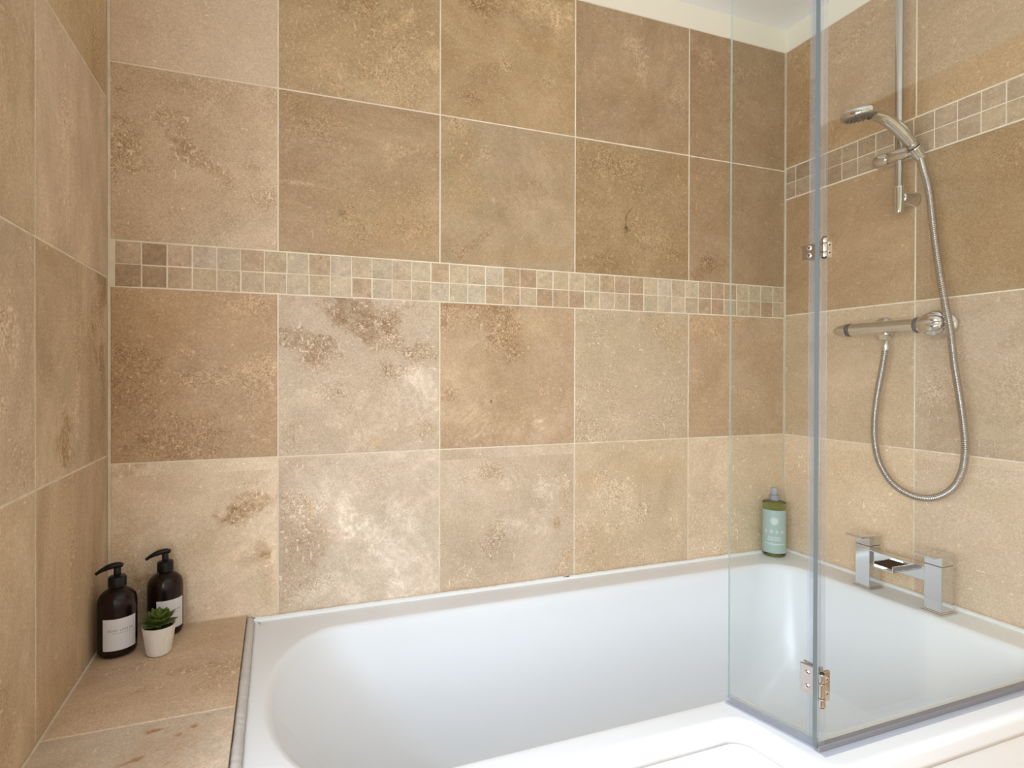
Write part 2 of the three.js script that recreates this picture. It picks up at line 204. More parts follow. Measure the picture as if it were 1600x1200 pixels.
      { b: [227, 204, 176], ca: 0.6, fl: 0.2, pit: 0.35, ang: 0.5, st: 1.6, p: [[0.75, 0.8, 0.2, 0.055, 0.35, 'D', 0.85, 0.5], [0.68, 0.73, 0.1, 0.05, 0.2, 'D', 0.75, 0.4], [0.78, 0.52, 0.035, 0.04, 0.6, 'D', 0.65], [0.74, 0.47, 0.06, 0.03, 0.3, 'D', 0.5], [0.8, 0.3, 0.04, 0.2, 0.1, 'D', 0.4, 0.3], [0.2, 0.86, 0.22, 0.1, 0, 'P', 0.5], [0.2, 0.64, 0.14, 0.06, 0.3, 'L', 0.5], [0.6, 0.55, 0.25, 0.05, 0.6, 'L', 0.35], [0.5, 0.25, 0.2, 0.14, 0, 'P', 0.4], [0.92, 0.6, 0.14, 0.5, 0, 'L', 0.7], [0.1, 0.5, 0.2, 0.5, 0, 'D', 0.3], [0.2, 0.42, 0.06, 0.02, 0, 'R', 0.4], [0.7, 0.92, 0.12, 0.03, 0, 'G', 0.5, 0.4], [0.35, 0.5, 0.3, 0.1, 0.6, 'D', 0.2], [0.1, 0.2, 0.15, 0.2, 0, 'D', 0.25, 0.3]] },
      { b: [216, 195, 173], ca: 0.6, fl: 0.3, pit: 0.35, p: [[0.1, 0.78, 0.1, 0.16, 0, 'W', 0.5, 0.4], [0.17, 0.78, 0.025, 0.12, 0, 'O', 0.45], [0.28, 0.82, 0.07, 0.14, 0.2, 'W', 0.4, 0.2], [0.4, 0.68, 0.035, 0.14, 0.15, 'W', 0.55], [0.37, 0.56, 0.03, 0.03, 0, 'P', 0.7], [0.12, 0.55, 0.12, 0.12, 0, 'D', 0.2, 0.6], [0.65, 0.5, 0.2, 0.2, 0, 'W', 0.5], [0.3, 0.3, 0.24, 0.05, 0.7, 'W', 0.5, 0.3], [0.06, 0.45, 0.2, 0.7, 0, 'D', 0.42, 0.3], [0.75, 0.45, 0.25, 0.5, 0, 'L', 0.4], [0.85, 0.8, 0.14, 0.08, 0, 'P', 0.5], [0.75, 0.2, 0.2, 0.12, 0.5, 'P', 0.35], [0.45, 0.9, 0.3, 0.07, 0, 'P', 0.3], [0.55, 0.12, 0.3, 0.1, 0, 'W', 0.4]] },
      { b: [204, 181, 155], ca: 0.55, fl: 0.4, pit: 0.35, p: [[0.36, 0.9, 0.09, 0.05, -0.3, 'D', 0.4, 0.7], [0.16, 0.85, 0.05, 0.03, 0.6, 'D', 0.35, 0.5], [0.8, 0.78, 0.16, 0.06, 0, 'W', 0.65, 0.4], [0.5, 0.82, 0.08, 0.06, 0, 'W', 0.5], [0.93, 0.65, 0.03, 0.16, 0.15, 'O', 0.5, 0.8], [0.87, 0.5, 0.025, 0.04, 0, 'R', 0.5, 0.4], [0.38, 0.4, 0.07, 0.12, -0.3, 'D', 0.35, 0.9], [0.62, 0.5, 0.16, 0.1, 0, 'W', 0.55], [0.2, 0.6, 0.16, 0.14, 0, 'G', 0.5], [0.15, 0.18, 0.14, 0.1, 0, 'W', 0.35, 0.8], [0.93, 0.2, 0.04, 0.12, -0.3, 'O', 0.5, 0.6], [0.72, 0.85, 0.02, 0.02, 0, 'O', 0.5]] },
      { b: [208, 183, 151], ca: 0.45, fl: 0.45, pit: 0.3, p: [[0.35, 0.68, 0.16, 0.14, -0.3, 'L', 0.6, 1.2], [0.48, 0.55, 0.16, 0.1, 0.3, 'L', 0.45, 1.1], [0.27, 0.42, 0.05, 0.07, 0, 'W', 0.8], [0.6, 0.66, 0.08, 0.05, 0, 'L', 0.4, 0.7], [0.12, 0.35, 0.14, 0.2, 0, 'P', 0.5, 0.6], [0.9, 0.35, 0.08, 0.16, 0, 'L', 0.5, 0.4], [0.55, 0.14, 0.35, 0.08, 0, 'P', 0.45, 0.5], [0.7, 0.86, 0.3, 0.1, 0, 'O', 0.3], [0.1, 0.8, 0.1, 0.06, 0, 'O', 0.25]] },
      { b: [219, 194, 164], ca: 0.4, fl: 0.45, pit: 0.35, p: [[0.3, 0.8, 0.09, 0.2, -0.5, 'L', 0.5], [0.6, 0.3, 0.3, 0.2, 0, 'G', 0.4, 0.4], [0.15, 0.3, 0.15, 0.3, 0, 'P', 0.3, 0.4]] },
    ],
  ];
  for (let r = 0; r < 4; r++) for (let c = 0; c < 5; c++) {
    const mat = stoneMat(stone(seed++, S[r][c]));
    tile(wb, 'back', X[c] + J, X[c + 1] - J, rows[r][0] + J, rows[r][1] - J, mat, { size: 0.413, v0: r === 3 ? 0.0 : 0 });
  }
  const ed = []; for (let k = 0; k <= 38; k++) ed.push(Math.min(0.0142 + k * 0.05298, W - 0.002));
  chips(wb, 'back', ed, Y.yb + 0.0005, 1.4035, Y.yt - 0.0005,
    ['pdpwgtcwtwcgcgtccwtbcccctttcwcwttbcggcgg', 'bdpccccwcwtwccwwwttcbtbccctgwcctbcctbcgg'], 11);

  const wl = struct('wall_left', 'tiled end wall on the left beside the ledge, with a window further along');
  const P = (z0, z1, y0, y1) => box(-0.15, -0.008, y0, y1, z0, z1);
  mesh('plaster', merge([P(-0.008, WIN.z0, 0, TOP), P(WIN.z1, FRONT + 0.15, 0, TOP), P(WIN.z0, WIN.z1, 0, WIN.y0), P(WIN.z0, WIN.z1, WIN.y1, TOP)]), paintMat, wl);
  mesh('grout', box(-0.008, -0.0007, 0.4, 2.184, 0, 0.83), groutMat, wl);
  const ly = [0.5587, 0.9648, 1.3708, 1.7768, 2.1828];
  const LS = [[
    { b: [202, 176, 145], ca: 0.90, ang: 1.5, st: 2.6, fl: 0.25, pit: 0.4, p: [[0.75, 0.5, 0.05, 0.4, 0, 'D', 0.35, 0.5], [0.4, 0.5, 0.04, 0.35, 0, 'O', 0.3, 0.5]] },
    { b: [199, 176, 146], ca: 1.00, ang: 1.5, st: 2.8, fl: 0.4, pit: 0.45, p: [[0.88, 0.75, 0.1, 0.28, 0, 'D', 1.0, 0.6], [0.32, 0.1, 0.1, 0.12, 0.2, 'D', 1.0, 0.8], [0.9, 0.3, 0.06, 0.3, 0, 'D', 0.6, 0.5], [0.12, 0.93, 0.12, 0.06, 0, 'D', 0.45], [0.5, 0.5, 0.05, 0.3, 0, 'L', 0.3, 0.8], [0.7, 0.3, 0.04, 0.4, 0, 'D', 0.35, 0.3]] },
    { b: [208, 185, 159], ca: 0.90, ang: 1.45, st: 2.4, fl: 0.3, pit: 0.3, p: [[0.35, 0.4, 0.1, 0.3, 0.2, 'P', 0.35, 0.5], [0.9, 0.4, 0.1, 0.3, 0, 'O', 0.25]] },
    { b: [202, 177, 142], ca: 0.95, ang: 1.5, st: 2.2, fl: 0.4, pit: 0.5, p: [[0.8, 0.25, 0.15, 0.25, 0, 'O', 0.4, 0.5]] },
  ], [
    { b: [206, 183, 152], ca: 0.85, ang: 1.4, st: 1.6, fl: 0.3, pit: 0.35, p: [[0.7, 0.25, 0.1, 0.2, 0.4, 'D', 0.3, 0.4]] },
    { b: [204, 183, 157], ca: 0.95, ang: 1.4, st: 1.8, fl: 0.45, pit: 0.4, p: [[0.8, 0.55, 0.06, 0.16, 0.3, 'L', 0.5, 0.7], [0.85, 0.12, 0.12, 0.1, 0.5, 'D', 0.4, 0.5], [0.65, 0.35, 0.1, 0.1, 0, 'L', 0.35, 0.6]] },
    { b: [193, 171, 140], ca: 0.95, ang: 1.45, st: 2, fl: 0.35, pit: 0.35, p: [[0.7, 0.5, 0.1, 0.2, 0, 'P', 0.35, 0.4]] },
    { b: [189, 166, 133], ca: 0.85, ang: 1.45, st: 2, fl: 0.35, pit: 0.35 },
  ]];
  const lz = [0.0025, 0.4145, 0.83], lm = LS.map((col) => col.map((s) => stoneMat(stone(seed++, s))));
  for (let k = 0; k < 4; k++) for (let c = 0; c < 2; c++) tile(wl, 'left', lz[c] + J, lz[c + 1] - J, ly[k] + J, ly[k + 1] - J, lm[c][k], { size: 0.413 });

  const wr = struct('wall_right', 'tiled end wall behind the shower with a strip of small mosaic tiles above head height');
  mesh('plaster', box(W + 0.008, W + 0.15, 0, TOP, -0.008, FRONT + 0.15), paintMat, wr);
  mesh('grout', merge([box(W + 0.0007, W + 0.008, 0.4, Y.top + 0.001, 0, 0.853), box(W + 0.0007, W + 0.008, 0, 1.97, 0.853, FRONT)]), groutMat, wr);
  const ry = [[0.50, Y.r3], [Y.r3, 1.3581], [1.3581, 1.7625], [1.8701, Y.top]], rz = [0.002, 0.4367, 0.853];
  const RS = [[
    { b: [228, 200, 169], ca: 0.35, fl: 0.25, pit: 0.4, p: [[0.75, 0.55, 0.2, 0.2, 0, 'L', 0.3, 0.3], [0.3, 0.8, 0.3, 0.15, 0, 'O', 0.2, 0.2]] },
    { b: [200, 173, 141], ca: 0.4, fl: 0.3, pit: 0.3, p: [[0.5, 0.72, 0.45, 0.06, 0.05, 'D', 0.15, 0.2], [0.55, 0.45, 0.4, 0.1, 0.05, 'L', 0.3], [0.3, 0.3, 0.3, 0.1, 0.2, 'P', 0.25]] },
    { b: [179, 146, 110], ca: 0.45, fl: 0.3, pit: 0.3, ang: 0.5, st: 1.6, p: [[0.5, 0.55, 0.4, 0.2, 0.5, 'P', 0.3], [0.2, 0.1, 0.2, 0.12, 0, 'G', 0.4]] },
    { b: [184, 150, 112], ca: 0.55, fl: 0.35, pit: 0.4, ang: 0.55, st: 2.4, p: [[0.2, 0.7, 0.14, 0.3, 0.4, 'D', 0.3, 0.6], [0.6, 0.75, 0.4, 0.06, 0.5, 'L', 0.3, 0.5], [0.3, 0.12, 0.4, 0.08, 0.1, 'D', 0.35, 0.2], [0.55, 0.45, 0.3, 0.1, 0.5, 'O', 0.25]] },
  ], [
    { b: [219, 192, 165], ca: 0.35, fl: 0.25, pit: 0.45, p: [[0.5, 0.8, 0.4, 0.03, -0.05, 'G', 0.5], [0.35, 0.85, 0.2, 0.1, 0, 'G', 0.4]] },
    { b: [195, 170, 144], ca: 0.5, fl: 0.3, pit: 0.35, p: [[0.15, 0.4, 0.14, 0.14, 0, 'P', 0.5, 0.5], [0.55, 0.5, 0.25, 0.3, 0.4, 'L', 0.3, 0.2], [0.45, 0.2, 0.3, 0.12, 0, 'G', 0.4]] },
    { b: [166, 136, 102], ca: 0.5, fl: 0.3, pit: 0.35, ang: -0.3, st: 1.5, p: [[0.6, 0.75, 0.2, 0.1, -0.2, 'P', 0.35, 0.4], [0.3, 0.4, 0.3, 0.12, -0.5, 'O', 0.3]] },
    { b: [180, 146, 106], ca: 0.45, fl: 0.35, pit: 0.35, ang: 0.45, st: 2, p: [[0.2, 0.4, 0.2, 0.2, 0, 'P', 0.3, 0.3], [0.6, 0.12, 0.5, 0.1, 0.2, 'O', 0.4, 0.2]] },
  ]];
  const rm = RS.map((col) => col.map((s) => stoneMat(stone(seed++, s))));
  for (let k = 0; k < 4; k++) for (let c = 0; c < 2; c++) tile(wr, 'right', rz[c] + J, rz[c + 1] - J, ry[k][0] + J, ry[k][1] - J, rm[c][k], { size: 0.42 });
  // beyond the bath the same tiles run on to shoulder height and a little more, the wall above is painted
  for (let c = 0; c < 4; c++) for (let k = 0; k < 5; k++) { const y0 = [0.132, 0.538, 0.945, 1.3581, 1.7641][k], y1 = [0.538, 0.945, 1.3581, 1.7641, 1.968][k], z0 = 0.853 + c * 0.374; tile(wr, 'right', z0 + J, z0 + 0.374 - J, y0 + J, y1 - J, rm[(c + k) % 2][(k + c * 2) % 4], { size: 0.42 }); }
  const re = [0.003, 0.0429, 0.0995, 0.1562, 0.2131, 0.266, 0.3219, 0.3763, 0.4301, 0.4839, 0.5397, 0.5933, 0.6468, 0.7, 0.7535, 0.807, 0.853];
  chips(wr, 'right', re, 1.7640, 1.8172, 1.8690, ['tbtbtbttbtbtttbtt', 'tttbttttbtttttbtt'], 19, 1.05);

  const ce = struct('ceiling', 'off-white painted ceiling'); mesh('plaster', box(-0.15, W + 0.15, TOP, TOP + 0.1, -0.15, FRONT + 0.15), ceilMat, ce);
  const fl = struct('floor', 'stone-tiled bathroom floor'); mesh('slab', box(-0.15, W + 0.15, -0.1, -0.004, -0.15, FRONT + 0.15), groutMat, fl);
  for (let i = 0; i < 5; i++) for (let j = 0; j < 5; j++) { const z0 = 0.75 + j * 0.41, x0 = i * 0.41, z1 = Math.min(FRONT, z0 + 0.41), x1 = Math.min(W, x0 + 0.41); if (z1 - z0 < 0.02) continue; const m = mesh('tile', tileGeo(x1 - x0 - 0.004, z1 - z0 - 0.004, { size: 0.413, th: 0.004 }), rm[(i + j) % 2][(i * 2 + j) % 4], fl); m.rotation.x = -Math.PI / 2; m.position.set((x0 + x1) / 2, 0, (z0 + z1) / 2); }
  const wf = struct('wall_front', 'painted wall behind the camera'); mesh('plaster', box(-0.15, W + 0.15, 0, TOP, FRONT, FRONT + 0.15), paintMat, wf);
  const wn = struct('window_1', 'white framed frosted window in the left wall');
  const fm = new THREE.MeshStandardMaterial({ color: srgb(235, 235, 235), roughness: 0.4 }), pm = new THREE.MeshStandardMaterial({ color: 0xffffff, emissive: new THREE.Color(0.80, 0.89, 1.0), emissiveIntensity: 1.0, roughness: 0.6 });
  const { z0, z1, y0, y1 } = WIN;
  mesh('window_frame', merge([box(-0.1, -0.005, y0, y1, z0, z0 + 0.04), box(-0.1, -0.005, y0, y1, z1 - 0.04, z1), box(-0.1, -0.005, y0, y0 + 0.04, z0 + 0.04, z1 - 0.04), box(-0.1, -0.005, y1 - 0.04, y1, z0 + 0.04, z1 - 0.04)]), fm, wn);
  mesh('pane', box(-0.06, -0.05, y0 + 0.04, y1 - 0.04, z0 + 0.04, z1 - 0.04), pm, wn);
  mesh('window_sill', box(-0.008, 0.02, y0 - 0.02, y0, z0 - 0.02, z1 + 0.02), fm, wn);
}
// two unseen downlights added as faint fill, above the open floor and out of the picture
for (const [x, k] of [[0.62, 0], [1.42, 1]]) {
  const t = thing('added_fill_downlight', ['added round fill downlight in the ceiling nearer the window wall', 'added round fill downlight in the ceiling nearer the shower wall'][k], 'added fill light', [x, TOP, 1.12], 'added fill downlights');
  mesh('trim_ring', lathe([[0.036, 0], [0.046, 0], [0.045, -0.004], [0.037, -0.006], [0.036, -0.002]], 36), new THREE.MeshStandardMaterial({ color: srgb(230, 230, 230), roughness: 0.3 }), t);
  mesh('fill_lens', lathe([[0, -0.002], [0.035, -0.002], [0.035, -0.0005], [0, -0.0005]], 30), new THREE.MeshStandardMaterial({ color: 0xffffff, emissive: new THREE.Color(1, 0.95, 0.88), emissiveIntensity: 4 }), t);
  const l = new THREE.SpotLight(new THREE.Color(1, 0.96, 0.91), FILL_LAMP, 0, 1.0, 0.9, 2); l.name = 'fill_beam'; l.shadow.radius = 1.7; l.position.set(0, -0.012, 0); l.target.position.set(0, -2, 0); l.castShadow = true; t.add(l, l.target);
}
// the tiled shelf between the left wall and the bath
{
  const t = thing('tiled_ledge', 'low stone-tiled ledge in the left corner between the wall and the bath end', 'ledge', [0, 0, 0]);
  const body = new THREE.MeshStandardMaterial({ color: srgb(196, 186, 170), roughness: 0.9 });
  mesh('core', box(0.001, 0.2914, 0, Y.ledge - 0.004, 0.001, 0.735), body, t);
  mesh('grout', box(0.0005, 0.2915, Y.ledge - 0.006, Y.ledge - 0.0007, 0.001, 0.737), groutMat, t);
  const specs = [
    { b: [203, 177, 149], ca: 0.6, ang: 0.25, st: 2.4, fl: 0.25, pit: 0.45, p: [[0.52, 0.42, 0.13, 0.04, 0.3, 'D', 0.45, 0.6], [0.6, 0.3, 0.14, 0.14, 0, 'D', 0.3, 0.6], [0.2, 0.5, 0.16, 0.05, 0.3, 'D', 0.3, 0.5], [0.4, 0.55, 0.2, 0.06, 0.3, 'L', 0.35], [0.3, 0.28, 0.08, 0.03, 0.4, 'D', 0.4, 0.3], [0.6, 0.78, 0.15, 0.12, 0, 'O', 0.3]] },
    { b: [203, 185, 164], ca: 0.5, ang: 0.35, st: 2.2, fl: 0.15, pit: 0.3, p: [[0.42, 0.92, 0.04, 0.012, 0.2, 'R', 0.9], [0.36, 0.74, 0.05, 0.012, 0.4, 'R', 1], [0.4, 0.64, 0.035, 0.012, 0.4, 'R', 0.9], [0.45, 0.78, 0.02, 0.012, 0.2, 'R', 0.8], [0.5, 0.86, 0.016, 0.012, 0, 'R', 0.8], [0.55, 0.9, 0.016, 0.01, 0, 'R', 0.8], [0.48, 0.68, 0.03, 0.01, 0.5, 'R', 0.6], [0.6, 0.97, 0.02, 0.008, 0, 'B', 0.6], [0.3, 0.6, 0.03, 0.01, 0.4, 'R', 0.4], [0.46, 0.7, 0.16, 0.3, -0.5, 'R', 0.28], [0.72, 0.6, 0.16, 0.6, 0, 'L', 0.9], [0.15, 0.8, 0.12, 0.05, 0.3, 'D', 0.25]] },  // the tall L patch on the right paints in the brighter light there
  ];
  const zs = [0.0035, 0.4125, 0.7375];
  specs.forEach((s, k) => {
    const m = mesh('tile', tileGeo(0.2922 - 0.0055, zs[k + 1] - zs[k] - 2 * J, { size: 0.41, v0: 1 - (zs[k + 1] - zs[k]) / 0.41 + (k ? 0 : 0) }), stoneMat(stone(seed++, s, 640)), t);
    m.rotation.x = -Math.PI / 2; m.position.set((0.0055 + 0.2922) / 2, Y.ledge, (zs[k] + zs[k + 1]) / 2);
  });
}

// ---------------------------------------------------------------- bath
// a closed outline of rounded corners: c = [x, z, d1, d2] corner with tangent lengths before and after; same number of points for every outline
function outline(corners, n = 14, m = 10) {
  const pts = [], N = corners.length, at = (k) => corners[(k + N) % N];
  const un = (a, b) => { const l = Math.hypot(b[0] - a[0], b[1] - a[1]); return [(b[0] - a[0]) / l, (b[1] - a[1]) / l]; };
  for (let k = 0; k < N; k++) {
    const c = at(k), i = un(c, at(k - 1)), o = un(c, at(k + 1)), A = [c[0] + i[0] * c[2], c[1] + i[1] * c[2]], B = [c[0] + o[0] * c[3], c[1] + o[1] * c[3]];
    for (let s = 0; s < n; s++) { const t = s / n, w = Math.SQRT1_2, a = (1 - t) ** 2, b = 2 * t * (1 - t) * w, d = t * t, q = a + b + d; pts.push([(a * A[0] + b * c[0] + d * B[0]) / q, (a * A[1] + b * c[1] + d * B[1]) / q]); }
    const e = at(k + 1), ei = un(e, c), E = [e[0] + ei[0] * e[2], e[1] + ei[1] * e[2]];
    for (let s = 0; s < m; s++) pts.push([lerp(B[0], E[0], s / m), lerp(B[1], E[1], s / m)]);
  }
  return pts;
}
function inset(pts, d) {                                              // outlines run clockwise seen from above with z down: the inside lies to the right
  const n = pts.length;
  return pts.map((p, i) => { const a = pts[(i + n - 1) % n], b = pts[(i + 1) % n], tx = b[0] - a[0], tz = b[1] - a[1], l = Math.hypot(tx, tz) || 1; return [p[0] - tz / l * d, p[1] + tx / l * d]; });
}
const RIM = 0.545;
const acrylic = new THREE.MeshPhysicalMaterial({ color: new THREE.Color(0.82, 0.845, 0.885), roughness: 0.25 });
const sealMat = new THREE.MeshStandardMaterial({ color: srgb(238, 238, 236), roughness: 0.45 });
{
  const t = thing('bathtub', 'white glossy L-shaped bathtub along the tiled wall', 'bathtub');
  const O = outline([[0.3045, 0.003, 0.012, 0.012], [2.024, 0.003, 0.012, 0.012], [2.024, 0.893, 0.012, 0.012], [1.155, 0.893, 0.035, 0.035], [1.1295, 0.7295, 0.03, 0.03], [0.3045, 0.7295, 0.012, 0.012]]);
  const T = outline([[0.351, 0.113, 0.275, 0.16], [1.90, 0.113, 0.10, 0.10], [1.905, 0.803, 0.06, 0.06], [1.209, 0.803, 0.03, 0.03], [1.196, 0.664, 0.032, 0.032], [0.351, 0.664, 0.16, 0.275]]);
  const F = outline([[0.62, 0.205, 0.24, 0.2], [1.79, 0.215, 0.16, 0.16], [1.80, 0.72, 0.09, 0.09], [1.33, 0.72, 0.05, 0.05], [1.31, 0.60, 0.06, 0.06], [0.62, 0.60, 0.2, 0.24]]);
  const at = (pts, y) => pts.map((p) => [p[0], y, p[1]]), R = [];
  const r0 = 0.012;
  R.push(at(inset(O, 0.010), 0.5055), at(O, 0.5055), at(O, 0.515), at(O, 0.525));
  for (let k = 0; k <= 5; k++) { const a = k / 5 * Math.PI / 2; R.push(at(inset(O, r0 * (1 - Math.cos(a))), RIM - r0 + r0 * Math.sin(a))); }
  const Oi = inset(O, r0 + 0.004), To = inset(T, -0.016);
  for (let k = 0; k <= 4; k++) R.push(Oi.map((p, i) => [lerp(p[0], To[i][0], k / 4), RIM + 0.0002, lerp(p[1], To[i][1], k / 4)]));
  const depth = 0.39, wall = (i, s) => { const p = T[i], f = F[i]; return [lerp(p[0], f[0], s), RIM - 0.012 - (depth - 0.012) * s, lerp(p[1], f[1], s)]; };
  for (let k = 1; k <= 6; k++) { const a = k / 6; R.push(T.map((p, i) => { const A = [To[i][0], RIM, To[i][1]], C = [lerp(To[i][0], p[0], 0.8), RIM, lerp(To[i][1], p[1], 0.8)], B = wall(i, 0.03); return [0, 1, 2].map((c) => (1 - a) * (1 - a) * A[c] + 2 * a * (1 - a) * C[c] + a * a * B[c]); })); }
  const s1 = 0.55;
  for (let k = 1; k <= 9; k++) R.push(T.map((_, i) => wall(i, lerp(0.03, s1, k / 9))));
  const G = inset(F, 0.13);
  for (let k = 1; k <= 8; k++) { const a = k / 8; R.push(T.map((_, i) => { const A = wall(i, s1), B = wall(i, 1), C = [G[i][0], RIM - depth - 0.002, G[i][1]]; return [0, 1, 2].map((c) => (1 - a) * (1 - a) * A[c] + 2 * a * (1 - a) * B[c] + a * a * C[c]); })); }
  mesh('tub_shell', loft(R, { capEnd: true }), acrylic, t);
  // sealant beads against the tiles
  const bead = (pts, sd) => { const r = rng(sd), c = new THREE.CatmullRomCurve3(pts); return sweep(c, 160, () => 0.0085 + r() * 0.0014, 10); };
  const line = (a, b, n, sd) => { const r = rng(sd), o = []; for (let i = 0; i <= n; i++) o.push(a.clone().lerp(b, i / n).add(V(0, (r() - 0.5) * 0.002, 0))); return o; };
  mesh('sealant_bead', bead(line(V(0.306, RIM + 0.0005, 0.008), V(2.022, RIM - 0.002, 0.008), 30, 3), 5), sealMat, t);
  mesh('sealant_bead', bead(line(V(2.0207, RIM - 0.002, 0.008), V(2.0207, RIM - 0.002, 0.89), 16, 4), 6), sealMat, t);
  mesh('sealant_bead', bead(line(V(0.3012, RIM + 0.0025, 0.008), V(0.3012, RIM + 0.0025, 0.733), 14, 8), 9), new THREE.MeshStandardMaterial({ color: srgb(206, 203, 199), roughness: 0.6 }), t);  // left bead in a greyer tone: shade along the bath edge painted in
  const mould = new THREE.MeshStandardMaterial({ color: srgb(44, 38, 30), roughness: 0.9 });
  const blob = (x, y, z, sx, sy, sz) => { const g = new THREE.IcosahedronGeometry(1, 2), p = g.attributes.position, r = rng(Math.round(x * 1000)); for (let i = 0; i < p.count; i++) { const q = V(p.getX(i), p.getY(i), p.getZ(i)), k = 0.8 + 0.4 * noise(q.x * 3 + 5, q.y * 3 + q.z * 3 + 9); p.setXYZ(i, x + q.x * sx * k, y + q.y * sy * k, z + q.z * sz * k); } g.computeVertexNormals(); return g; };
  mesh('mould_spot', merge([blob(0.309, RIM + 0.0085, 0.012, 0.004, 0.0016, 0.0014), blob(0.3045, RIM + 0.010, 0.012, 0.0015, 0.002, 0.0013)]), mould, t);
  mesh('mould_spot', merge([blob(1.166, RIM + 0.0075, 0.0128, 0.011, 0.0010, 0.0012), blob(1.174, RIM + 0.0082, 0.012, 0.005, 0.0008, 0.001)]), mould, t);
}
{
  const t = scene.getObjectByName('bathtub');                         // the panel is fixed under the rim
  const pts = outline([[0.3045, 0.700, 0.004, 0.004], [1.160, 0.700, 0.01, 0.01], [1.185, 0.865, 0.02, 0.02], [2.02, 0.865, 0.004, 0.004], [2.02, 0.888, 0.004, 0.004], [1.160, 0.888, 0.035, 0.035], [1.135, 0.7245, 0.03, 0.03], [0.3045, 0.7245, 0.004, 0.004]], 8, 3);
  const sh = new THREE.Shape(pts.map((p) => new THREE.Vector2(p[0], -p[1])));
  const g = new THREE.ExtrudeGeometry(sh, { depth: 0.501, bevelEnabled: false, curveSegments: 4 }).rotateX(-Math.PI / 2);
  mesh('front_panel', toCreasedNormals(g, 0.6), new THREE.MeshPhysicalMaterial({ color: new THREE.Color(0.82, 0.845, 0.885), roughness: 0.255 }), t);
}

// ---------------------------------------------------------------- metals, glass
const chrome = new THREE.MeshStandardMaterial({ color: new THREE.Color(0.64, 0.64, 0.645), metalness: 1, roughness: 0.08 });
const satin = new THREE.MeshStandardMaterial({ color: new THREE.Color(0.50, 0.49, 0.475), metalness: 1, roughness: 0.2 });
const darkPlastic = new THREE.MeshStandardMaterial({ color: srgb(58, 58, 60), roughness: 0.5 });
const greyPlastic = new THREE.MeshStandardMaterial({ color: srgb(116, 114, 112), roughness: 0.45 });
const pane = new THREE.MeshPhysicalMaterial({ color: new THREE.Color(0.962, 0.976, 0.968), transmission: 1, thickness: 0, roughness: 0.0, ior: 1.5, specularIntensity: 0.6 });
const glassEdge = new THREE.MeshPhysicalMaterial({ color: srgb(106, 113, 111), roughness: 0.12, transmission: 0.12, thickness: 0 });
const paleEdge = new THREE.MeshPhysicalMaterial({ color: srgb(196, 214, 210), roughness: 0.15, transmission: 0.6, thickness: 0 });
const clearSeal = new THREE.MeshPhysicalMaterial({ color: srgb(243, 244, 247), transmission: 0.96, thickness: 0, roughness: 0.0, specularIntensity: 0.8 });
